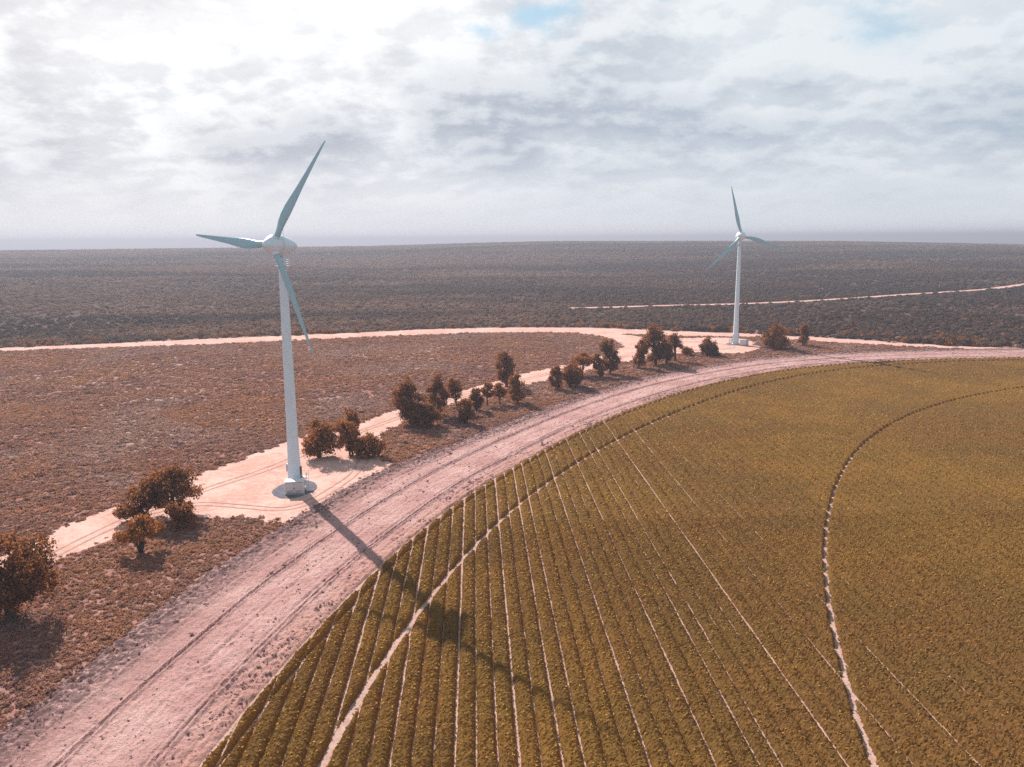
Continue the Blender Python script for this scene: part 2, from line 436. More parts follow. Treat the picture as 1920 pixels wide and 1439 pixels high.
r_edge, r_strip, r_t2, r_t3 = curve(E_A, E_R), curve(S_A, S_R), curve(T2_A, T2_R), curve(T3_A, T3_R)
def polar(x, y):
    dx, dy = np.asarray(x, float) - C[0], np.asarray(y, float) - C[1]
    return np.degrees(np.arctan2(dy, dx)) % 360, np.hypot(dx, dy)

def build_field_soil():
    a = np.radians(np.linspace(0, 360, 721)); deg = np.degrees(a)
    re = r_edge(np.where(deg < 60, 60, np.where(deg > 220, 220, deg))) + 0.4
    v = [(C[0], C[1], 0.07)]
    for q in (0.5, 1.0):
        v += [(C[0] + np.cos(t) * r * q, C[1] + np.sin(t) * r * q, 0.07) for t, r in zip(a[:-1], re[:-1])]
    n = 720
    f = [(0, 1 + k, 1 + (k + 1) % n) for k in range(n)] + [(1 + k, 1 + n + k, 1 + n + (k + 1) % n, 1 + (k + 1) % n) for k in range(n)]
    return tag(mesh_obj('field', v, f, MT['soil']), kind='structure')
FIELD = build_field_soil()

def build_strip():
    """the ploughed firebreak round the field, with clods and wheel ruts as relief"""
    # across positions: 0 at the field edge .. 1 at the verge
    a_list = [180.6]
    while a_list[-1] > 78:                                        # even spacing in distance seen from the camera
        t = rad(a_list[-1]); r = 274
        dcam = math.hypot(C[0] + r * math.cos(t), C[1] + r * math.sin(t))
        a_list.append(a_list[-1] - math.degrees((0.16 + 0.0022 * dcam) / r))
    A = np.array(a_list); nv = 130
    V = np.linspace(0, 1, nv)
    AA, VV = np.meshgrid(A, V, indexing='ij')
    r0, r1 = r_edge(AA), r_strip(AA) + (fnoise(AA * 4.8, 0 * AA, 1.2, 3, 2.0) - 0.5) * 1.4
    R = r0 + (r1 - r0) * VV; W = r1 - r0
    X = C[0] + R * np.cos(np.radians(AA)); Y = C[1] + R * np.sin(np.radians(AA))
    dist = VV * W; al = AA * 4.78                                  # metres across, metres along
    Z = 0.17 + (fnoise(X, Y, 6, 3, 1.0) - 0.5) * 0.14 + (fnoise(X, Y, 0.8, 3, 4.0) - 0.5) * 0.24
    rough = sstep(0.66, 0.9, VV) + sstep(0.24, 0.1, VV) * 0.7 + sstep(0.62, 0.75, fnoise(X, Y, 9, 2, 6.0)) * 0.6
    Z += rough * (fnoise(X, Y, 0.6, 2, 9.0) - 0.5) * 0.36
    # long drag lines of the tillage
    Z += (fnoise(dist * 1.0, al / 60, 0.45, 2, 12.0) - 0.5) * 0.10
    for d0, wd, dp in ((4.7, 0.27, 0.34), (5.35, 0.22, 0.12), (13.1, 0.27, 0.32), (13.8, 0.2, 0.12), (9.0, 0.3, 0.07), (17.8, 0.35, 0.13), (2.0, 0.3, 0.08), (21.2, 0.3, 0.12)):
        dd = dist - d0 - (fnoise(al, 0 * al + d0, 30, 2, 3.0) - 0.5) * 0.9
        Z -= dp * np.exp(-(dd / wd) ** 2) * (0.55 + 0.8 * fnoise(al, 0 * al + d0 * 3, 7, 2))
        Z += dp * 0.55 * np.exp(-((dd + wd * 1.7) / (wd * 0.8)) ** 2)
    edge = np.minimum(sstep(0, 0.03, VV), sstep(1, 0.965, VV))
    Z = np.maximum(Z + 0.12, 0.04) * edge + (1 - edge) * 0.035
    v = np.stack([X, Y, Z], -1).reshape(-1, 3)
    return tag(mesh_obj('ploughed_strip', v, grid_faces(len(A), nv), MT['plough'], attrs={'across': VV.reshape(-1)}), kind='structure')
build_strip()

# ------------------------------------------------------------------ sandy tracks and pads
SVC = [(-79.5, 90), (-78.8, 103.8), (-77.4, 113.2), (-75.5, 120.9), (-75.5, 126.8), (-73.1, 132.8), (-70.3, 138.1), (-65.8, 154.5), (-62.3, 159.7), (-58.7, 167.5), (-55.7, 175.2), (-53.5, 181.9), (-51.2, 186.5), (-45.9, 192.8), (-43.6, 195.6), (-39.2, 199.6), (-38.1, 207.0), (-32.3, 216.9), (-19.4, 235.8), (-14.3, 246.5), (-6.2, 257.9), (3.3, 276.0), (13.7, 286.0), (31.8, 311.4), (41.7, 322.8), (47.1, 335.3), (54.9, 352.2), (63.0, 365.0), (83.5, 373.0), (102.6, 373.0), (110.3, 362.3), (107.9, 340.4), (102.5, 325.9), (93.4, 320.1), (82.7, 320.7), (74.8, 324.2), (65.0, 317.1), (53.9, 308.9), (46.0, 301.0), (38.1, 294.8), (28.9, 282.9), (12.9, 261.6), (4.7, 253.1), (-2.2, 245.1), (-12.7, 231.1), (-20.8, 216.5), (-27.8, 201.6), (-31.5, 189.6), (-30.6, 177.8), (-28.1, 165.6), (-25.6, 162.9), (-25.7, 159.1), (-28.4, 153.2), (-32.4, 141.8), (-34.3, 136.7), (-37.3, 126.2), (-41.5, 127.6), (-47.8, 130.1), (-54.7, 129.9), (-59.8, 128.2), (-63.6, 122.2), (-65.3, 117.6), (-67.0, 113.8), (-67.8, 109.7), (-67.8, 105.2), (-68.5, 99.2), (-70, 88)]
LOOP = [(-300, 320), (-250.3, 336.2), (-221.9, 341.7), (-200.5, 348.5), (-167.2, 354.6), (-136.3, 361.1), (-107.8, 371.0), (-95.1, 374.2), (-67.4, 385.0), (-35.6, 392.9), (-19.4, 398.2), (14.1, 398.2), (33.9, 395.2), (47.9, 391.6), (62.6, 385.7), (81.4, 377.0), (103.2, 376.6), (111.6, 373.2), (126.6, 364.0), (135.3, 357.0), (148.7, 348.8), (172.6, 335.2), (189.9, 326.8), (209.5, 321.8), (230.5, 311.6), (250, 300), (256, 308), (236.8, 320.4), (213.0, 328), (193.9, 335.0), (177.7, 345.3), (154.1, 361.6), (144.5, 369.2), (130.6, 377.3), (121.0, 383.2), (108.1, 393.2), (90.5, 397.8), (83.9, 397.9), (70.0, 405.9), (50.5, 414.6), (41.3, 417.7), (15.0, 421.0), (-11.5, 421.7), (-29.1, 418.5), (-55.0, 413.0), (-70.9, 405.4), (-100.4, 395.7), (-135.7, 384.8), (-175.2, 371.9), (-206.6, 359.5), (-229.4, 353.5), (-259.0, 348.2), (-306, 332)]
CONN = [(30, 396), (40, 386), (44.9, 374.1), (48.3, 362), (48.6, 350), (46.5, 338), (41, 322), (47, 317), (57, 336), (61.5, 352), (65.6, 366), (62, 378), (54, 389), (44, 399)]
FARTRACK = [(40, 536), (69.2, 540.3), (90.3, 547.0), (112.1, 551.7), (157.8, 559.0), (209.6, 578.0), (259.4, 604.4), (316.9, 639.0), (406.2, 681.9), (469.7, 731.5), (560.2, 806.2), (700, 900)]

def rough_poly(P, step=1.6, amp=0.7, seed=0.0):
    out = []
    P = [np.array(p, float) for p in P]
    # round the corners first (Chaikin)
    for _ in range(2):
        Q = []
        for a, b in zip(P, P[1:] + P[:1]): Q += [a * 0.75 + b * 0.25, a * 0.25 + b * 0.75]
        P = Q
    for a, b in zip(P, P[1:] + P[:1]):
        n = max(1, int(np.hypot(*(b - a)) / step))
        for k in range(n): out.append(a + (b - a) * k / n)
    O = np.array(out); nx = fnoise(O[:, 0], O[:, 1], 3.2, 3, seed) - 0.5; ny = fnoise(O[:, 0], O[:, 1], 3.2, 3, seed + 5) - 0.5
    O[:, 0] += nx * amp * 2; O[:, 1] += ny * amp * 2
    return O

def sheet(name, P, z, m, **kw):
    O = rough_poly(P, **kw)
    bm = bmesh.new()
    f = bm.faces.new([bm.verts.new((x, y, z)) for x, y in O])
    f.normal_update()
    if f.normal.z < 0: f.normal_flip()
    bmesh.ops.triangulate(bm, faces=bm.faces[:], ngon_method='EAR_CLIP')
    me = bpy.data.meshes.new(name); bm.to_mesh(me); bm.free(); me.materials.append(m)
    o = bpy.data.objects.new(name, me); COL.objects.link(o)
    return tag(o, kind='structure')
sheet('service_track', SVC, 0.020, MT['sand'], seed=1.0)
sheet('far_track', LOOP, 0.032, MT['sand'], seed=2.0)
sheet('track_junction', CONN, 0.044, MT['sand'], seed=3.0)

def ribbon(name, pts, w, m, lift):
    P = [np.array(p, float) for p in pts]; out = []
    for a, b in zip(P[:-1], P[1:]):
        n = max(1, int(np.hypot(*(b - a)) / 8))
        out += [a + (b - a) * k / n for k in range(n)]
    O = np.array(out + [P[-1]]); T = np.gradient(O, axis=0); T /= np.hypot(T[:, 0], T[:, 1])[:, None]
    N = np.stack([-T[:, 1], T[:, 0]], -1); v = []
    for k, (o, n_) in enumerate(zip(O, N)):
        ww = w * (0.85 + 0.3 * random.random()) / 2
        for s in (-1, 1):
            q = o + n_ * s * ww; v.append((q[0], q[1], float(terrain_z(q[0], q[1])) + lift))
    f = [(2 * k, 2 * k + 2, 2 * k + 3, 2 * k + 1) for k in range(len(O) - 1)]
    tag(mesh_obj(name, v, [q[::-1] for q in f], m), kind='structure')
def wheel_ruts(pts, half, z):
    """two shallow wheel lines pressed into the sand along a path"""
    P = [np.array(p, float) for p in pts]
    for _ in range(3):
        Q = [P[0]]
        for a, b in zip(P[:-1], P[1:]): Q += [a * 0.75 + b * 0.25, a * 0.25 + b * 0.75]
        P = Q + [P[-1]]
    O = np.array(P); T = np.gradient(O, axis=0); T /= np.hypot(T[:, 0], T[:, 1])[:, None]; N = np.stack([-T[:, 1], T[:, 0]], -1)
    for s in (-1, 1):
        v = []; wob = (fnoise(O[:, 0], O[:, 1], 9, 2, 3.0 + s) - 0.5) * 0.5
        for o, n_, w_ in zip(O, N, wob):
            for e in (-1, 1):
                q = o + n_ * (s * half + w_ + e * (0.16 + 0.10 * random.random())); v.append((q[0], q[1], z))
        tag(mesh_obj('wheel_rut', v, [(2 * k, 2 * k + 2, 2 * k + 3, 2 * k + 1)[::-1] for k in range(len(O) - 1)], MT['rut']), kind='structure')
wheel_ruts([(-73, 96), (-69.5, 116), (-65, 133), (-58, 147), (-51, 158), (-45.5, 172), (-38, 190), (-29, 209), (-17, 231.5), (-6, 249), (6, 265), (20, 284), (36, 304), (48, 317)], 0.85, 0.050)
wheel_ruts([(-66, 130), (-58, 138), (-48, 135.5), (-39, 133), (-34.5, 143), (-31.5, 157), (-32.5, 172), (-37, 188)], 0.85, 0.054)
wheel_ruts([(52, 318), (66, 327), (80, 331), (93, 333), (96, 342), (90, 355), (74, 359), (60, 350), (52, 335)], 0.9, 0.058)
ribbon('gravel_track', FARTRACK, 8.5, MT['sand'], 0.25)
ribbon('ridge_track', [(math.sin(rad(24.0)) * 2230, math.cos(rad(24.0)) * 2230), (math.sin(rad(24.3)) * 2100, math.cos(rad(24.3)) * 2100), (math.sin(rad(24.8)) * 1900, math.cos(rad(24.8)) * 1900)], 9.0, MT['sand'], 0.8)

# ------------------------------------------------------------------ crop beds, one object per bed
ROW = rad(2.6)
RD = np.array([-math.sin(ROW), math.cos(ROW)]); RN = np.array([math.cos(ROW), math.sin(ROW)])
PITCH_U, U0 = 1.95, 9.18
SOILY = set(range(12, 78, 3)) | {0, 6, 3, 9, 15, 18, 24, 26, 21, 12, -3, -6, -12, 33, 39, -9, 30, 45, 8, 51, 57, -1}
HF = math.tan(math.atan(960 / 1490)) * 1.02
def in_view(x, y, m=9.0): return (np.abs(x) < y * HF * 1.06 + m) & (y > 49)

def leaf_quads(P, size, flat=0.6, rng=RNG, out=None):
    """one small quad per point, tilted at random"""
    n = len(P)
    if n == 0: return np.zeros((0, 3)), np.zeros((0, 4), int)
    nrm = rng.normal(size=(n, 3)); nrm[:, 2] = np.abs(nrm[:, 2]) + flat
    if out is not None: nrm = rng.normal(size=(n, 3)) * 0.7 + out
    nrm /= np.linalg.norm(nrm, axis=1)[:, None]
    a = np.cross(nrm, rng.normal(size=(n, 3))); a /= np.linalg.norm(a, axis=1)[:, None]; b = np.cross(nrm, a)
    s = (size * rng.uniform(0.6, 1.3, n))[:, None] if np.isscalar(size) else (size * rng.uniform(0.6, 1.3, n))[:, None]
    v = np.stack([P + a * s * 0.5, P + b * s * 0.36, P - a * s * 0.5, P - b * s * 0.36], 1).reshape(-1, 3)
    return v, np.arange(4 * n).reshape(-1, 4)

def bed_mask(x, y):
    a, r = polar(x, y)
    j = (fnoise(x, y, 0.8, 2, 21.0) - 0.5) * 0.5
    e = r_edge(a)
    m = sstep(0.0, 0.55, e - r - 0.1 + j)                                   # outer edge of the field
    m = m * sstep(0.13, 0.45, np.abs(r - (e - 1.75) + j * 0.3))              # narrow rut just inside the edge
    w2 = 0.28 + 0.12 * sstep(140, 60, y)
    m = m * sstep(w2, w2 + 0.4, np.abs(r - r_t2(a) + j * 0.5))               # wheel track of the pivot
    w3 = 0.20 + 0.13 * sstep(140, 60, y)
    m = m * sstep(w3, w3 + 0.28, np.abs(r - r_t3(a) + j * 0.5))
    return m

def build_beds():
    prof_all = {0: np.linspace(-1, 1, 11), 1: np.linspace(-1, 1, 8), 2: np.linspace(-1, 1, 6)}
    zones = [(49, 125, 0.19, 0), (125, 190, 0.34, 1), (190, 330, 0.6, 2)]
    for k in range(-30, 112):
        ua, ub = U0 + PITCH_U * k, U0 + PITCH_U * (k + 1)
        um = (ua + ub) / 2
        def gap(i):
            g = 0.012 + 0.045 * float(sstep(24, -4, U0 + PITCH_U * i))
            g += 0.025 * math.sin(i * 12.9898) ** 2
            if i in SOILY: g += 0.065 if i < 12 else 0.095
            return g
        ga, gb = gap(k), gap(k + 1)
        wa, wb = ua + ga, ub - gb
        Vv, Ff, n0 = [], [], 0
        for y0, y1, ds, lod in zones:
            s = np.arange(y0, y1 + ds * 0.5, ds)
            w = prof_all[lod]
            SS, WW = np.meshgrid(s, w, indexing='ij')
            wig = (fnoise(SS, SS * 0 + k * 7.7, 2.6, 2, 2.0) - 0.5) * 0.12
            near_gap = (fnoise(SS, SS * 0 + k * 3.1, 9, 2, 5.0) - 0.5) * 0.10
            U = (wa + wb) / 2 + wig + (WW * (wb - wa) / 2) * (1 + near_gap * (1.3 if um > 26 else 1.0))
            jit = 0.06 if lod == 0 else 0.04
            U = U + RNG.normal(0, jit, U.shape) * (1 - WW ** 4 * 0.4)
            S2 = SS + RNG.normal(0, jit, U.shape)
            X = RD[0] * S2 + RN[0] * U; Y = RD[1] * S2 + RN[1] * U
            mk = bed_mask(X, Y)
            hgt = 0.66 * (1 - np.abs(WW) ** 3.2) ** 0.85 + 0.0
            hgt = np.where(np.abs(WW) > 0.999, 0.03, hgt)
            bump = RNG.normal(0, 0.058 if lod == 0 else 0.06, U.shape) + (fnoise(X, Y, 1.3, 2, 7.0) - 0.5) * 0.14 + (fnoise(X, Y, 14, 2, 8.0) - 0.5) * 0.12
            mid = 0.05 * np.exp(-(WW / 0.16) ** 2)                          # shallow seam between the two plant rows
            Z = 0.075 + np.maximum((hgt + bump * (1 - WW ** 6) - mid) * mk, 0.0) - 0.04 * (mk < 0.02)
            vis = in_view(X, Y)
            keep = (mk[:-1, :-1] + mk[1:, 1:] + mk[:-1, 1:] + mk[1:, :-1] > 0.04) & vis[:-1, :-1]
            if not keep.any(): continue
            F = grid_faces(len(s), len(w))[keep.reshape(-1)] + n0
            Vv.append(np.stack([X, Y, Z], -1).reshape(-1, 3)); n0 += X.size; Ff.append(F)
            # loose leaves standing out of the canopy
            dens, size = ((10.0, 0.25), (6.0, 0.29), (3.0, 0.36))[lod]
            area = keep.sum() * ds * (wb - wa) / (len(w) - 1)
            n = int(area * dens)
            if n:
                cell = RNG.choice(np.flatnonzero(keep.reshape(-1)), n)
                i, j = cell // (len(w) - 1), cell % (len(w) - 1)
                fu, fv = RNG.random(n), RNG.random(n)
                P = np.stack([X, Y, Z], -1)
                Q = P[i, j] * ((1 - fu) * (1 - fv))[:, None] + P[i + 1, j] * (fu * (1 - fv))[:, None] + P[i, j + 1] * ((1 - fu) * fv)[:, None] + P[i + 1, j + 1] * (fu * fv)[:, None]
                Q[:, 2] += RNG.uniform(0.0, 0.09, n)
                lv, lf = leaf_quads(Q, size, 0.5)
                Vv.append(lv); Ff.append(lf + n0); n0 += len(lv)
        if not Ff: continue
        V = np.concatenate(Vv); F = np.concatenate(Ff)
        used = np.unique(F); remap = np.full(len(V), -1); remap[used] = np.arange(len(used))
        mesh_obj('crop_bed', V[used], remap[F], MT['crop'], FIELD)
build_beds()

# ------------------------------------------------------------------ plants: prototypes and scatter
def dome(seed, rx, rz, nleaf, leaf, core=0.82, sub=2, lump=0.3):
    """a low shrub: a lumpy core with leaf quads round it"""
    rng = np.random.default_rng(seed)
    bm = bmesh.new(); bmesh.ops.create_icosphere(bm, subdivisions=sub, radius=1.0)
    off = rng.uniform(0, 50, 3)
    vs = []
    for v in bm.verts:
        d = v.co.normalized(); k = 1 + lump * noise.noise(Vector(off) + d * 1.6) + 0.5 * lump * noise.noise(Vector(off) + d * 4)
        vs.append((d.x * rx * core * k, d.y * rx * core * k, max(d.z, -0.12) * rz * core * k + 0.05 * rz))
    bm.verts.index_update(); fs = [[q.index for q in f.verts] for f in bm.faces]; bm.free()
    P = rng.normal(size=(nleaf, 3)); P[:, 2] = np.abs(P[:, 2]); P /= np.linalg.norm(P, axis=1)[:, None]
    kk = np.array([1 + lump * noise.noise(Vector(off) + Vector(d) * 1.6) + 0.5 * lump * noise.noise(Vector(off) + Vector(d) * 4) for d in P])
    P = P * (kk * rng.uniform(0.8, 1.05, nleaf))[:, None] * np.array([rx, rx, rz])
    lv, lf = leaf_quads(P, leaf, 0.4, rng, P / np.linalg.norm(P, axis=1)[:, None] + np.array([0, 0, 0.25]))
    n = len(vs)
    return vs + lv.tolist(), fs + [[q + n for q in f] for f in lf.tolist()]

def proto(name, vf, m):
    me = bpy.data.meshes.new(name); me.from_pydata(vf[0], [], vf[1]); me.materials.append(m); me.update()
    return bpy.data.objects.new(name, me)                           # kept out of the scene: shape source only

def scatter(name, P, scl, protos, m):
    """one 'stuff' object: its points carry copies of a few plant shapes (geometry nodes)"""
    me = bpy.data.meshes.new(name); me.vertices.add(len(P)); me.vertices.foreach_set('co', np.asarray(P, np.float32).reshape(-1))
    a = me.attributes.new('scl', 'FLOAT_VECTOR', 'POINT'); a.data.foreach_set('vector', np.asarray(scl, np.float32).reshape(-1))
    a = me.attributes.new('turn', 'FLOAT', 'POINT'); a.data.foreach_set('value', RNG.uniform(0, 6.28, len(P)).astype(np.float32))
    a = me.attributes.new('pick', 'INT', 'POINT'); a.data.foreach_set('value', RNG.integers(0, len(protos), len(P)).astype(np.int32))
    me.materials.append(m)
    o = bpy.data.objects.new(name, me); COL.objects.link(o)
    g = bpy.data.node_groups.new(name + '_scatter', 'GeometryNodeTree')
    g.interface.new_socket('Geometry', in_out='INPUT', socket_type='NodeSocketGeometry')
    g.interface.new_socket('Geometry', in_out='OUTPUT', socket_type='NodeSocketGeometry')
    t = NT(g); gi = t.new('NodeGroupInput'); go = t.new('NodeGroupOutput')
    iop = t.new('GeometryNodeInstanceOnPoints'); jn = t.new('GeometryNodeJoinGeometry')
    for pr in protos:
        oi = t.new('GeometryNodeObjectInfo'); oi.inputs['Object'].default_value = pr
        ti = t.new('GeometryNodeGeometryToInstance'); t.l.new(oi.outputs['Geometry'], ti.inputs[0]); t.l.new(ti.outputs[0], jn.inputs[0])
    def attr(nm, ty):
        n = t.new('GeometryNodeInputNamedAttribute', data_type=ty); n.inputs['Name'].default_value = nm; return n.outputs['Attribute']
    cx = t.new('ShaderNodeCombineXYZ'); t.l.new(attr('turn', 'FLOAT'), cx.inputs[2])
    t.l.new(gi.outputs[0], iop.inputs['Points']); t.l.new(jn.outputs[0], iop.inputs['Instance'])
    iop.inputs['Pick Instance'].default_value = True
    t.l.new(attr('pick', 'INT'), iop.inputs['Instance Index'])
    er = t.new('FunctionNodeEulerToRotation'); t.l.new(cx.outputs[0], er.inputs[0]); t.l.new(er.outputs[0], iop.inputs['Rotation'])
    t.l.new(attr('scl', 'FLOAT_VECTOR'), iop.inputs['Scale'])
    t.l.new(iop.outputs[0], go.inputs[0])
    md = o.modifiers.new('scatter', 'NODES'); md.node_group = g
    return tag(o, kind='stuff')

def jit_poly(P, s): return rough_poly(P, seed=s)
POLYS = [jit_poly(SVC, 1.0), jit_poly(LOOP, 2.0), jit_poly(CONN, 3.0)]
def on_bare(x, y, grow=0.0):
    a, r = polar(x, y)
    b = (r < r_strip(a) + (fnoise(x, y, 2.5, 2, 31.0) - 0.5) * 2.2 - 0.2) & (a > 55) & (a < 225)
    for P in POLYS: b |= inside(x, y, P)
    return b
LOOP_TOP = np.array(LOOP[26:])
def scrub_edge_y(x):
    o = np.argsort(LOOP_TOP[:, 0]); return np.interp(x, LOOP_TOP[o, 0], LOOP_TOP[o, 1])

def build_heath():
    protos = [proto('tuft', dome(100 + k, 0.44, 0.30, 24, 0.26, 0.75, 1, 0.45), MT['tuft']) for k in range(5)]
    out = []
    for y0, y1, dens in ((56, 130, 3.9), (130, 230, 2.1), (230, 430, 0.95)):
        w = y1 * HF * 1.06 + 26
        n = int(2 * w * (y1 - y0) * dens)
        x = RNG.uniform(-w, w, n); y = RNG.uniform(y0, y1, n)
        jx, jy = RNG.normal(0, 0.8, n), RNG.normal(0, 0.8, n)          # plants straggle over the edges of bare ground
        k = in_view(x, y, 26) & ~on_bare(x + jx, y + jy) & (y < scrub_edge_y(x) - 1.0)
        x, y = x[k], y[k]
        thin = fnoise(x, y, 11, 3, 41.0)
        k = RNG.random(len(x)) < 0.35 + 1.3 * thin
        x, y = x[k], y[k]
        f = 1.0 + 0.55 * (y0 > 100) + 0.35 * (y0 > 200)
        s = f * RNG.lognormal(0, 0.28, len(x)) * 0.86
        out.append(np.c_[x, y, np.zeros(len(x)), s, s, s * RNG.uniform(0.6, 1.15, len(x)) / f ** 0.5])
    A = np.concatenate(out)
    o = scatter('heath', A[:, :3], A[:, 3:], protos, MT['tuft'])
    tag(o, 'low brown heath tufts covering the verges and the ground inside the track loop', 'heath')
build_heath()

def build_weeds():
    protos = [proto('weed', dome(150 + k, 0.16, 0.12, 9, 0.13, 0.7, 1, 0.6), MT['weed']) for k in range(4)]
    n = 60000
    a = RNG.uniform(100, 180, n); v = RNG.random(n); t = np.radians(a)
    r0, r1 = r_edge(a), r_strip(a); r = r0 + 0.5 + (r1 - r0 - 0.3) * v
    x, y = C[0] + r * np.cos(t), C[1] + r * np.sin(t)
    p = 0.02 + 0.5 * sstep(0.66, 0.98, v) + 0.55 * sstep(0.20, 0.06, v) * (fnoise(x, y, 7, 2, 71.0) > 0.5) + 0.05 * sstep(0.55, 0.75, fnoise(x, y, 8, 3, 72.0))
    k = in_view(x, y, 6) & (RNG.random(n) < p * np.clip(150 / np.hypot(x, y), 0.25, 1.0))
    x, y = x[k], y[k]; s = 0.52 * RNG.lognormal(0, 0.40, len(x)) * (1 + 0.003 * np.hypot(x, y))
    o = scatter('dry_weeds', np.c_[x, y, np.full(len(x), 0.27)], np.c_[s, s, s], protos, MT['weed'])
    tag(o, 'dead weeds and clods strewn over the ploughed strip', 'weeds')
build_weeds()

def build_scrub():
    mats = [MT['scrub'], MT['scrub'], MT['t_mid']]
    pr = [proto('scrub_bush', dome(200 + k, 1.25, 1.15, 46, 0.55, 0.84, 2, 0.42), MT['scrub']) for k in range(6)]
    pts = []
    FT = np.array(FARTRACK)
    for r0, r1, sp in ((330, 520, 2.15), (520, 800, 3.0), (800, 1250, 4.2), (1250, 2450, 6.6)):
        n = int(0.5 * (r1 ** 2 - r0 ** 2) * rad(82) / sp ** 2)
        r = np.sqrt(RNG.uniform(r0 ** 2, r1 ** 2, n)); az = RNG.uniform(rad(-41), rad(41), n)
        x, y = r * np.sin(az), r * np.cos(az)
        dens = 0.45 + 1.1 * fnoise(x, y, 60, 3, 51.0) - 0.35 * sstep(0, -260, x) * (r > 480)
        k = (y > scrub_edge_y(x) + 0.8) & (RNG.random(n) < dens)
        k &= ~((np.abs(x) > 240) & (y < scrub_edge_y(x) + 10) & (x > 0))
        d = np.full(n, 1e9)
        for a, b in zip(FT[:-1], FT[1:]):
            ab = b - a; t = np.clip(((x - a[0]) * ab[0] + (y - a[1]) * ab[1]) / (ab @ ab), 0, 1)
            d = np.minimum(d, np.hypot(x - a[0] - t * ab[0], y - a[1] - t * ab[1]))
        k &= d > np.where(y > np.interp(x, FT[:, 0], FT[:, 1]), 5.0, 7.5)
        x, y, r = x[k], y[k], r[k]
        big = fnoise(x, y, 25, 2, 61.0)
        s = (0.62 + 0.55 * big) * RNG.lognormal(0, 0.42, len(x)) * (1 + 0.75 * sstep(480, 1300, r) + 0.45 * sstep(1300, 2300, r))
        # old, tall bushes line the track
        s = np.minimum(s, 1.9 * (0.8 + 0.5 * sstep(480, 1300, r)))
        s *= 1 + 0.55 * sstep(14, 2, y - scrub_edge_y(x)) * (big > 0.45)
        pts.append(np.c_[x, y, terrain_z(x, y) - 0.05, s, s, s * RNG.uniform(0.75, 1.25, len(x))])
    A = np.concatenate(pts)
    d = np.hypot(A[:, 0], A[:, 1])
    vis = np.abs(A[:, 0]) < A[:, 1] * HF * 1.0
    show = np.where(vis, A[:, 3] / d, 0)                             # apparent size
    top = np.argsort(-show)[:290]
    rest = np.setdiff1d(np.arange(len(A)), top)
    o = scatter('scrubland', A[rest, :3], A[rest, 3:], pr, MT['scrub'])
    tag(o, 'dense grey brown scrub stretching to the ridge beyond the far sandy track', 'scrub')
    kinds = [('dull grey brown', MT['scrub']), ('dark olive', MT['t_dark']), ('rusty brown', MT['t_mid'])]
    def where(x, y):
        a = 'left of the near turbine tower' if x / y < -0.285 else 'between the two turbines' if x / y < 0.22 else 'behind the far turbine pad' if x / y < 0.33 else 'right of the far turbine'
        return ('edging the far sandy track ' if y - scrub_edge_y(x) < 9 else 'set back in the scrub ') + a
    src = []
    for ki, (lab, m) in enumerate(kinds):
        row = []
        for v in range(4):
            vf = dome(300 + 10 * ki + v, 1.25, 1.2, 150, 0.42, 0.80, 2, 0.5)
            me = bpy.data.meshes.new('scrub_bush'); me.from_pydata(vf[0], [], vf[1]); me.materials.append(m); me.update(); row.append(me)
        src.append(row)
    for i in top:
        x, y, z, sx, sy, sz = A[i]
        ki = int(RNG.choice([0, 1, 2], p=[0.5, 0.32, 0.18]))
        b = bpy.data.objects.new('scrub_bush', src[ki][int(RNG.integers(0, 4))]); COL.objects.link(b)
        b.location = (x, y, z); b.scale = (sx, sy, sz); b.rotation_euler = (0, 0, float(RNG.uniform(0, 6.28)))
        tag(b, kinds[ki][0] + ' rounded bush ' + where(x, y), 'bush', 'bushes in the scrub beyond the far track')
build_scrub()

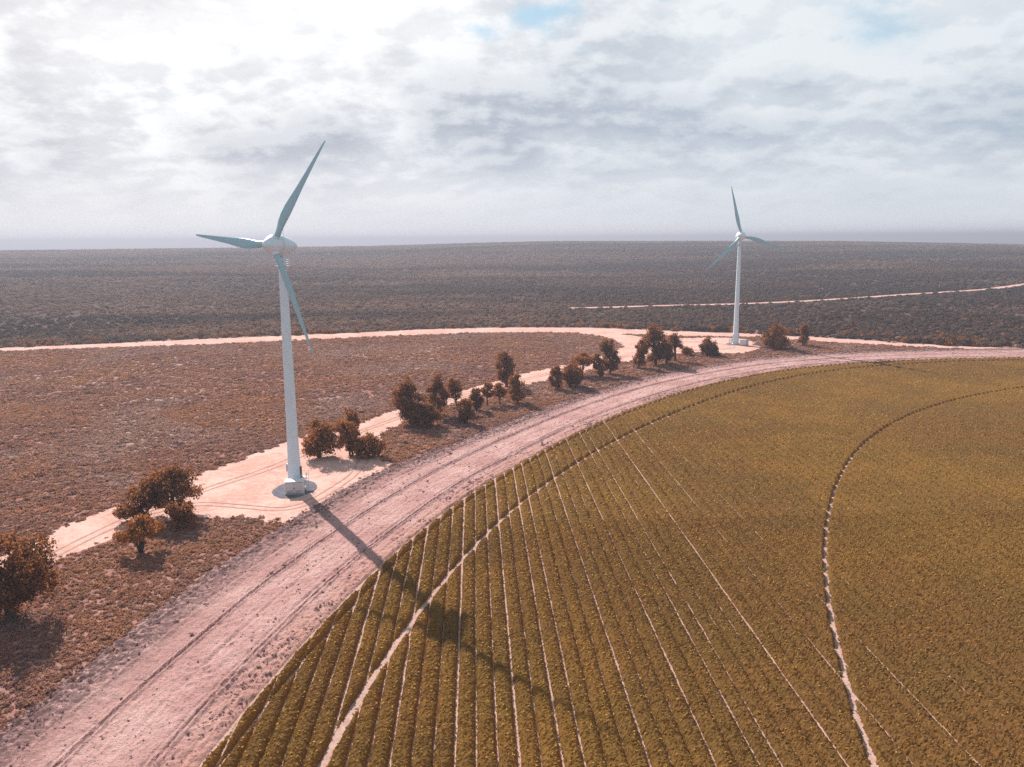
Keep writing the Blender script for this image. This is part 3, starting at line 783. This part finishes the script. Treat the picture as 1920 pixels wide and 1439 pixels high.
# ------------------------------------------------------------------ trees along the service track
def tree(x, y, H, W, style, m, label, seed, leaf=0.36, dens=1.0, trunk=0.25):
    rng = np.random.default_rng(seed); rnd = random.Random(seed)
    root = empty('tree', (x, y, 0)); tag(root, label, 'tree', 'trees lining the sandy service track')
    lobes = []                                                         # (centre, radius xy, radius z)
    if style == 'oval':
        n = max(12, int(11 + 1.5 * H))
        for k in range(n):
            f = (k + 0.5) / n; zz = H * (trunk + (1 - trunk) * (0.06 + 0.86 * f))
            rr = W * 0.58 * (0.25 + 0.8 * math.sin(math.pi * min(1, 0.18 + 0.74 * f)) ** 0.8) - W * 0.15
            a = rnd.uniform(0, 6.28)
            lobes.append((Vector((math.cos(a) * rr * rnd.uniform(0.25, 1), math.sin(a) * rr * rnd.uniform(0.25, 1), zz)), W * rnd.uniform(0.11, 0.22), W * rnd.uniform(0.10, 0.19)))
    elif style == 'spread':
        n = 22
        for k in range(n):
            a = 6.28 * k / n * 2.618; q = math.sqrt((k + 0.5) / n)
            zz = H * (0.86 - 0.34 * q * q - 0.16 * rnd.random())
            lobes.append((Vector((math.cos(a) * q * W * 0.42, math.sin(a) * q * W * 0.42, zz)), W * rnd.uniform(0.10, 0.20), W * rnd.uniform(0.09, 0.15)))
    elif style == 'bush':
        n = 24
        for k in range(n):
            a = 6.28 * k * 0.618; q = math.sqrt((k + 0.5) / n); zz = H * (0.11 + 0.80 * rnd.random() ** 0.85 * (1 - 0.45 * q))
            lobes.append((Vector((math.cos(a) * q * W * 0.38, math.sin(a) * q * W * 0.38, zz)), W * rnd.uniform(0.11, 0.21), H * rnd.uniform(0.09, 0.16)))
    elif style == 'thin':
        n = 13
        for k in range(n):
            f = (k + 0.5) / n; zz = H * (0.42 + 0.5 * f); a = rnd.uniform(0, 6.28); rr = W * 0.28 * math.sin(math.pi * (0.2 + 0.7 * f))
            lobes.append((Vector((math.cos(a) * rr, math.sin(a) * rr, zz)), W * rnd.uniform(0.13, 0.23), W * rnd.uniform(0.11, 0.20)))
    sx, sy, lx, ly = rnd.uniform(.8, 1.25), rnd.uniform(.8, 1.25), rnd.uniform(-.12, .12), rnd.uniform(-.12, .12)
    lobes = [(Vector((c.x * sx + lx * c.z + rnd.gauss(0, .05 * W), c.y * sy + ly * c.z + rnd.gauss(0, .05 * W), c.z + rnd.gauss(0, .025 * H))), a_ * rnd.uniform(.75, 1.2), b_ * rnd.uniform(.8, 1.2)) for c, a_, b_ in lobes]
    # trunk and limbs
    tb = MB(); stems = {'oval': 2, 'spread': 4, 'bush': 4, 'thin': 1}[style]
    r0 = 0.030 * H ** 0.9 + 0.06
    bases = [Vector((math.cos(6.28 * k / stems + seed) * 0.22 * (stems > 1), math.sin(6.28 * k / stems + seed) * 0.22 * (stems > 1), -0.15)) for k in range(stems)]
    forks = []
    for k, b in enumerate(bases):
        ln = lobes[(k * 3 + 1) % len(lobes)][0]
        tip = Vector((ln.x * 0.45, ln.y * 0.45, H * (trunk + 0.22)))
        mid = b.lerp(tip, 0.5) + Vector((rnd.uniform(-.2, .2), rnd.uniform(-.2, .2), 0))
        tb.tube([b, mid, tip], [r0, r0 * 0.75, r0 * 0.55], 7); forks.append((mid, tip))
    for k, (c, rx, rz) in enumerate(lobes):
        mid, tip = forks[k % stems]
        st = tip if c.z > tip.z else mid
        q = st.lerp(c, 0.55) + Vector((rnd.uniform(-.15, .15), rnd.uniform(-.15, .15), 0.12))
        tb.tube([st, q, c], [r0 * 0.42, r0 * 0.28, r0 * 0.10], 5, cap=False)
    tb.build('trunk', MT['bark'], root)
    # crown
    V, F, n0 = [], [], 0
    for c, rx, rz in lobes:
        n = int(dens * 165 * (rx * rx * 2 + rx * rz * 2) / (leaf * leaf) * 0.05) + 30
        d = rng.normal(size=(n, 3)); d /= np.linalg.norm(d, axis=1)[:, None]
        rr = rng.uniform(0.35, 1.08, n) ** 0.6
        wob = 1 + 0.42 * np.sin(d[:, 0] * 5 + seed) * np.sin(d[:, 1] * 4.3 + d[:, 2] * 3.1 + seed)
        P = np.array(c) + d * (rr * wob)[:, None] * np.array([rx, rx, rz])
        kz = P[:, 2] > 0.12; P = P[kz]
        v, f = leaf_quads(P, leaf, 0.15, rng, d[kz] + np.array([0, 0, 0.2]))
        V.append(v); F.append(f + n0); n0 += len(v)
        # small sprays that break the outline
        m_ = max(3, n // 60)
        for _ in range(m_):
            u = rng.normal(size=3); u[2] = abs(u[2]) * 0.8 + 0.1; u /= np.linalg.norm(u)
            pc = np.array(c) + u * np.array([rx, rx, rz]) * rng.uniform(1.0, 1.35)
            P = pc + rng.normal(size=(7, 3)) * leaf * 0.55
            v, f = leaf_quads(P, leaf * 0.85, 0.15, rng); V.append(v); F.append(f + n0); n0 += len(v)
    mesh_obj('crown', np.concatenate(V), np.concatenate(F), MT[m], root)
    return root

TREES = [
 (-62.6, 92.3, 14.2, 9.4, 'bush', 't_dark', 'large dark bushy tree cut off by the left edge of the picture'),
 (-56.6, 114.3, 6.1, 5.6, 'spread', 't_org', 'lone orange domed bush tree on the verge in front of the dark spreading trees'),
 (-63.2, 129.3, 7.0, 7.4, 'bush', 't_dark', 'dark low tree at the left of the group beside the near turbine pad'),
 (-58.6, 130.5, 8.8, 9.2, 'spread', 't_dark', 'tallest dark spreading tree with bare forked limbs beside the near turbine pad'),
 (-54.9, 125.1, 6.8, 5.0, 'bush', 't_mid', 'rounded orange topped tree, right front of the group beside the near turbine pad'),
 (-42.2, 167.7, 10.5, 6.6, 'bush', 't_mid', 'tall leafy orange topped tree just right of the near turbine tower'),
 (-38.7, 182.6, 7.0, 5.2, 'oval', 't_dark', 'dull tree half hidden behind two bushy trees right of the near turbine'),
 (-35.4, 168.6, 7.8, 5.6, 'oval', 't_mid', 'middle bushy tree of the three standing right of the near turbine tower'),
 (-31.5, 167.4, 6.1, 6.2, 'bush', 't_mid', 'low domed tree casting its shadow at the right corner of the near turbine pad'),
 (-26.1, 198.6, 11.1, 6.4, 'oval', 't_dark', 'tall dark tree at the left end of the row beyond the near turbine pad'),
 (-21.9, 194.9, 6.9, 6.0, 'bush', 't_dark', 'low bushy dark tree right of the tall tree at the left end of the row'),
 (-20.1, 208.3, 10.8, 5.4, 'oval', 't_dark', 'tall upright dark tree behind the low bushy one near the left end of the row'),
 (-14.9, 213.5, 9.2, 4.2, 'thin', 't_mid', 'slender tree with a long bare trunk behind the narrow dark tree'),
 (-12.0, 198.7, 7.9, 3.7, 'bush', 't_dark', 'narrow dark tree standing in front of the slender bare trunked tree'),
 (-10.1, 214.7, 6.0, 3.6, 'oval', 't_dark', 'small round dark tree right of the slender bare trunked tree'),
 (-7.0, 220.3, 6.9, 3.7, 'thin', 't_mid', 'small orange brown round headed tree right of the small dark one'),
 (-3.5, 221.6, 6.2, 3.5, 'thin', 't_org', 'thin pale orange sapling left of the tall dark tree by the track'),
 (-1.7, 249.6, 10.7, 6.4, 'oval', 't_dark', 'tall dark tree standing against the sandy track behind the orange brown tree'),
 (1.5, 223.6, 8.4, 4.8, 'oval', 't_mid', 'orange brown tree with clear trunk in front of the tall dark track side tree'),
 (14.3, 244.4, 7.2, 4.2, 'oval', 't_mid', 'small rust tree on a thin trunk at the left of the dense dark clump'),
 (18.6, 247.9, 9.4, 7.0, 'bush', 't_dark', 'broad dark tree reaching the ground in the middle of the row'),
 (23.9, 267.5, 8.9, 7.0, 'spread', 't_org', 'bright orange domed tree behind the broad dark tree in the middle of the row'),
 (29.9, 267.2, 7.7, 4.0, 'oval', 't_mid', 'small tree leaning left of the tall dark column shaped tree'),
 (34.1, 272.4, 11.6, 5.6, 'oval', 't_dark', 'tall dark column shaped tree where the track bends'),
 (46.1, 285.7, 9.8, 5.0, 'oval', 't_mid', 'cone shaped brown tree standing alone in front of the track junction'),
 (53.5, 291.6, 13.5, 7.6, 'oval', 't_dark', 'biggest dark tree of the row, left of the far turbine pad'),
 (57.9, 293.9, 10.6, 5.0, 'bush', 't_dark', 'dark tree merged into the right flank of the biggest tree of the row'),
 (62.4, 300.3, 11.3, 5.2, 'spread', 't_dark', 'open crowned dark tree with light showing through, left edge of the far turbine pad'),
 (70.0, 315.3, 4.1, 3.4, 'bush', 't_org', 'little orange bush tree at the near left of the far turbine pad'),
 (77.9, 313.5, 8.5, 4.4, 'bush', 't_dark', 'dark tree with a pointed top in front of the far turbine pad'),
 (80.4, 313.8, 5.8, 4.4, 'bush', 't_dark', 'low dark tree joined to the right of the pointed one before the far turbine pad'),
 (110.8, 333.5, 10.9, 9.6, 'bush', 't_mid', 'big round orange tinged tree right of the far turbine'),
 (126.4, 341.1, 9.0, 4.8, 'oval', 't_dark', 'small dark short trunked tree, last of the row beyond the big round one'),
]
for i, (x, y, H, W, st, m, lab) in enumerate(TREES):
    d = math.hypot(x, y)
    W *= 1.10 if i < 9 else 1.24; H *= 1.04
    tree(x, y, H, W, st, m, lab, 40 + i, leaf=0.30 + 0.0008 * d, trunk={'oval': 0.10, 'bush': 0.03, 'spread': 0.25, 'thin': 0.36}[st])

# ------------------------------------------------------------------ wind turbines
def blade_mesh():
    st = [(1.15, 1.12, 1.12, 0), (2.4, 1.12, 1.06, 0), (3.3, 1.24, .84, 8), (4.4, 1.50, .56, 12), (5.8, 1.74, .40, 12), (7.4, 1.80, .31, 10), (9.2, 1.62, .23, 6.5),
          (11.5, 1.28, .17, 4.5), (14., 1.02, .12, 3), (17., .74, .08, 1.5), (19.5, .50, .052, .6), (20.9, .32, .036, .2), (21.35, .15, .022, 0)]
    n = 16; v = []; f = []
    for r, ch, th, tw in st:
        t = th / ch; round_ = sstep(3.6, 2.2, r)
        for k in range(n):
            a = 6.283185 * k / n
            cx = math.cos(a) * 0.5                                          # +0.5 leading .. -0.5 trailing
            s = 0.5 - cx                                                    # chord position from the leading edge
            yt = 5 * t * ch * (0.2969 * math.sqrt(max(s, 0)) - 0.126 * s - 0.3516 * s * s + 0.2843 * s ** 3 - 0.1036 * s ** 4)
            foil = ((0.28 - s) * ch, math.copysign(yt, math.sin(a)) if abs(math.sin(a)) > 1e-6 else 0)
            circ = (math.cos(a) * ch * 0.5, math.sin(a) * th * 0.5)
            px = foil[0] * (1 - round_) + circ[0] * round_; py = foil[1] * (1 - round_) + circ[1] * round_
            ct, s_ = math.cos(rad(tw)), math.sin(rad(tw))
            bend = 0.0013 * r * r
            v.append((px * ct - py * s_, px * s_ + py * ct + bend, r))     # x along the rotor plane, y along the axis, z outwards
    for i in range(len(st) - 1):
        for k in range(n): f.append((i * n + k, i * n + (k + 1) % n, (i + 1) * n + (k + 1) % n, (i + 1) * n + k))
    f.append(tuple(range(n))[::-1]); f.append(tuple(range((len(st) - 1) * n, len(st) * n)))
    return v, f
BV, BF = blade_mesh()

def ring(mb, r, z, rr, n=20, a0=0.0, a1=6.283185):
    mb.tube([(r * math.cos(a0 + (a1 - a0) * k / n), r * math.sin(a0 + (a1 - a0) * k / n), z) for k in range(n + 1)], rr, 5)

def turbine(x, y, hub_h, yaw_az, phase, label, stair_az, near):
    """yaw_az: compass direction (clockwise from +Y) the spinner points to; phase: first blade, clockwise from up seen from the front"""
    root = empty('wind_turbine', (x, y, 0)); tag(root, label, 'wind turbine', 'wind turbines')
    z1 = hub_h - 1.75
    prof = [(0.12, 1.50), (0.16, 1.42), (1.0, 1.36), (3.0, 1.27), (5.5, 1.15), (9, 1.06), (14, 1.0), (20, .95), (27, .88), (34, .80), (40, .73), (z1, .68)]
    b = MB(); b.lathe(prof, 40); tw = b.build('tower', MT['paint'], root); smooth_by_angle(tw, 50)
    fl = MB()
    for z, r in ((15.3, 0.992), (30.3, 0.845)): fl.lathe([(z - .05, r - .02), (z - .05, r + .022), (z + .05, r + .02), (z + .05, r - .02)], 36)
    o = fl.build('flange', MT['paint'], tw); smooth_by_angle(o, 30)
    b = MB(); b.lathe([(0.02, 1.95), (0.13, 1.95), (0.14, 1.9), (0.14, .5)], 36); b.build('foundation', MT['concrete'], root)
    # nacelle: local frame with z' along the axis towards the nose
    ax = Vector((math.sin(yaw_az), math.cos(yaw_az), 0.05)).normalized()
    side = Vector((0, 0, 1)).cross(ax).normalized(); up = ax.cross(side)
    Rm = Matrix((side, up, ax)).transposed().to_4x4()
    hubc = Vector((0, 0, hub_h))
    M = Matrix.Translation(hubc) @ Rm
    b = MB(); b.lathe([(-3.15, .70), (-3.1, .80), (-2.7, .98), (-1.9, 1.26), (-1.1, 1.52), (-.3, 1.72), (.25, 1.78), (.32, 1.93), (.95, 1.93), (1.05, 1.84)], 40, M)
    na = b.build('nacelle', MT['paint'], root); smooth_by_angle(na, 35)
    b = MB(); b.lathe([(-3.19, .60), (-3.12, .60)], 24, M); b.build('rear_vent', MT['dark'], na)
    b = MB(); b.lathe([(1.04, 1.60), (1.15, 1.60)], 36, M); b.build('rotor_gap', MT['dark'], na)
    b = MB(); b.lathe([(1.14, 1.86), (1.5, 1.88), (2.1, 1.80), (2.7, 1.55), (3.2, 1.22), (3.6, .90), (3.9, .60), (4.08, .32), (4.13, .05)], 40, M)
    spn = b.build('spinner', MT['paint'], root); smooth_by_angle(spn, 50)
    # yaw collar between tower and nacelle
    b = MB(); b.lathe([(z1 - .25, .80), (z1 + .02, .82), (z1 + .06, 1.0), (z1 + .45, 1.15)], 32); o = b.build('yaw_collar', MT['paint'], na); smooth_by_angle(o, 40)
    # mast with wind vane on the nacelle
    b = MB(); q = M @ Vector((0, 1.55, -.55)); b.tube([q, q + Vector((0, 0, 2.1))], .035, 6); b.tube([q + Vector((0, 0, 2.1)), q + Vector((0, 0, 3.0))], .018, 5)
    b.tube([q + Vector((-.25, 0, 1.9)), q + Vector((.25, 0, 1.9))], .025, 5); b.box(q + Vector((.25, 0, 2.0)), (.12, .06, .2))
    b.build('wind_mast', MT['steel'], na)
    # blades
    for k in range(3):
        th = phase + k * 2.0943951
        # clockwise seen from the front: rightwards for the viewer is -side
        rdir = up * math.cos(th) - (-side) * 0 + (side * -1) * -math.sin(th) * -1
        rdir = up * math.cos(th) + RIGHT(side) * math.sin(th)
        cdir = -up * math.sin(th) + RIGHT(side) * math.cos(th)              # direction of travel = leading edge
        Rb = Matrix((cdir, -ax, rdir)).transposed().to_4x4()
        me_v = [tuple(Matrix.Translation(hubc + ax * 2.05) @ Rb @ Vector(q)) for q in BV]
        bl = mesh_obj('blade', me_v, BF, MT['blade'], root); smooth_by_angle(bl, 60)
        c = MB(); Mb = Matrix.Translation(hubc + ax * 2.05) @ Rb
        c.lathe([(1.05, .80), (1.96, .70), (2.0, .55)], 24, Mb); cc = c.build('blade_collar', MT['paint'], bl); smooth_by_angle(cc, 30)
    # service gallery round the tower head
    g = MB(); zg = z1 - 1.9
    g.lathe([(zg - .06, .7), (zg - .06, 1.42), (zg, 1.42), (zg, .7)], 28)
    gal = g.build('service_gallery', MT['steel'], root)
    g = MB()
    for z in (.35, .7, 1.05): ring(g, 1.38, zg + z, .03)
    for k in range(14):
        a = 6.283185 * k / 14; g.tube([(1.38 * math.cos(a), 1.38 * math.sin(a), zg), (1.38 * math.cos(a), 1.38 * math.sin(a), zg + 1.05)], .028, 5)
    g.build('guard_rail', MT['kiosk'], gal)
    # door, landing and stair
    e = empty('access_stair', (0, 0, 0)); e.parent = root
    dv = Vector((math.sin(stair_az), math.cos(stair_az), 0)); pv = Vector((dv.y, -dv.x, 0)); rz = math.atan2(dv.y, dv.x)
    d = MB(); d.box(dv * 1.26 + Vector((0, 0, 3.25)), (.14, .85, 2.0), rz); d.build('door', MT['dark'] if near else MT['steel'], root)
    l = MB(); lp = dv * 1.95 + Vector((0, 0, 2.2)); l.box(lp, (1.2, 1.2, .08), rz)
    for a in (-.5, .5):
        for c_ in (-.5, .5): 
            q = lp + dv * a + pv * c_
            l.tube([(q.x, q.y, .0), (q.x, q.y, 2.2 + (1.05 if a > 0 else .0))], .035, 5)
    l.build('landing', MT['steel'], e)
    for k in range(9):
        s = MB(); q = lp - pv * (-(.72 + .24 * k)) * -1; q = lp + pv * (.72 + .24 * k); s.box((q.x, q.y, 2.0 - .22 * k), (.85, .22, .04), rz); s.build('tread', MT['steel'], e)
    h = MB()
    for a in (-.45, .45):
        q0, q1 = lp + pv * .6 + dv * a, lp + pv * 2.85 + dv * a
        h.tube([(q0.x, q0.y, 2.2), (q1.x, q1.y, .05)], .045, 5)
        h.tube([(q0.x, q0.y, 3.2), (q1.x, q1.y, 1.05)], .03, 5); h.tube([(q1.x, q1.y, 1.05), (q1.x, q1.y, .0)], .03, 5); h.tube([(q0.x, q0.y, 3.2), (q0.x, q0.y, 2.2)], .03, 5)
    q0, q1, q2 = lp + dv * .5 - pv * .5, lp + dv * .5 + pv * .5, lp - dv * .4 - pv * .5
    for zz in (2.7, 3.25): h.tube([(q2.x, q2.y, zz), (q0.x, q0.y, zz), (q1.x, q1.y, zz)], .028, 5)
    h.build('handrail', MT['steel'], e)
    jb = MB(); jd = Vector((math.sin(stair_az + 3.3), math.cos(stair_az + 3.3), 0)); q = jd * 1.36; jb.box((q.x, q.y, 4.0), (.34, .7, 1.5), math.atan2(jd.y, jd.x))
    jb.build('junction_box', MT['kiosk'], root)
    return root
def RIGHT(side): return side                                              # seen from in front, viewer's right is +side

def gravel_disc(x, y, r, name='gravel_disc', ky=1.0):
    v = [(x, y, .085)]; n = 72
    rs = [r * (.93 + .14 * float(fnoise(math.cos(6.2832 * k / n) * 3 + 9, math.sin(6.2832 * k / n) * 3 + x, 1.0, 2))) for k in range(n)]
    v += [(x + q * math.cos(6.2832 * k / n), y + ky * q * math.sin(6.2832 * k / n), .075) for k, q in enumerate(rs)]
    v += [(x + (q + .15) * math.cos(6.2832 * k / n), y + ky * (q + .15) * math.sin(6.2832 * k / n), .02) for k, q in enumerate(rs)]
    f = [(0, 1 + k, 1 + (k + 1) % n) for k in range(n)] + [(1 + k, 1 + n + k, 1 + n + (k + 1) % n, 1 + (k + 1) % n) for k in range(n)]
    return tag(mesh_obj(name, v, f, MT['gravel']), kind='structure')

def kiosk(x, y, rz, sx, sy, sz, label):
    root = empty('transformer_kiosk', (x, y, 0.05), rz); tag(root, label, 'kiosk', 'transformer kiosks beside the turbines')
    b = MB(); b.box((0, 0, .12), (sx + .1, sy + .1, .24)); b.build('plinth', MT['concrete'], root)
    b = MB(); b.box((0, 0, .24 + (sz - .34) / 2), (sx, sy, sz - .34)); b.build('body', MT['kiosk'], root)
    b = MB(); b.box((0, 0, sz - .045), (sx + .22, sy + .22, .11)); b.build('roof', MT['kiosk'], root)
    for s in (-1, 1):
        d = MB(); d.box((s * sx * .235, -sy / 2 - .02, .24 + (sz - .34) * .5), (sx * .45, .05, sz - .62)); do = d.build('door', MT['kiosk'], root)
        h = MB(); h.box((s * .1, -sy / 2 - .075, 1.25), (.05, .06, .28)); h.build('handle', MT['dark'], do)
        for k in range(5):
            l = MB(); l.box((s * sx * .235, -sy / 2 - .052, .5 + .09 * k), (sx * .3, .02, .05)); l.build('louvre', MT['steel'], do)
    p = MB(); p.tube([(sx / 2 + .14, -sy / 2 - .1, -.05), (sx / 2 + .14, -sy / 2 - .1, 1.1)], .07, 8); p.build('post', MT['kiosk'], root)
    return root

NX, NY = -41.62, 146.2
FX, FY = 98.9, 348.8
gravel_disc(NX + .1, NY - .9, 3.8, ky=1.45)
gravel_disc(FX + .5, FY - .8, 4.6)
turbine(NX, NY, 45.75, rad(210.2), rad(35.5), 'large near wind turbine with its tower on a blue gravel disc beside the ploughed strip', rad(92), True)
turbine(FX, FY, 46.9, rad(174.6), rad(-13), 'smaller looking far wind turbine beyond the end of the tree row', rad(280), False)
kiosk(-40.75, 142.7, rad(7), 3.3, 2.0, 2.55, 'grey box kiosk standing before the near turbine tower')
kiosk(101.2, 343.4, rad(-38), 2.9, 2.9, 2.7, 'pale box kiosk right of the far turbine tower foot')

def mound(x, y, w, d, h, seed):
    n = 26; X, Y = np.meshgrid(np.linspace(-1, 1, n), np.linspace(-1, 1, n), indexing='ij')
    r = np.hypot(X, Y); Z = h * sstep(1, .1, r) * (.45 + fnoise(X * w, Y * d, 1.3, 3, seed)) - .03
    v = np.stack([x + X * w, y + Y * d, Z], -1).reshape(-1, 3)
    return mesh_obj('soil_heap', v, grid_faces(n, n)[:, ::-1], MT['sand'])
tag(mound(107.2, 344.5, 4.2, 3.2, 1.5, 3.3), 'heap of orange soil at the right edge of the far turbine pad', 'soil heap')

# ------------------------------------------------------------------ haze
def haze():
    x0, x1, y0, y1, z0, z1 = -31000, 31000, -31000, 31000, -70, 72
    v = [(x, y, z) for z in (z0, z1) for y in (y0, y1) for x in (x0, x1)]
    f = [(0, 2, 3, 1), (4, 5, 7, 6), (0, 1, 5, 4), (2, 6, 7, 3), (0, 4, 6, 2), (1, 3, 7, 5)]
    m = bpy.data.materials.new('haze'); m.use_nodes = True; t = NT(m.node_tree); t.n.clear()
    out = t.new('ShaderNodeOutputMaterial'); pv = t.new('ShaderNodeVolumePrincipled')
    pv.inputs['Color'].default_value = (0.335, 0.35, 0.42, 1); pv.inputs['Density'].default_value = 3.1e-4; pv.inputs['Anisotropy'].default_value = 0.24
    t.l.new(pv.outputs[0], out.inputs['Volume'])
    o = mesh_obj('haze', v, f, m); tag(o, kind='stuff')
haze()
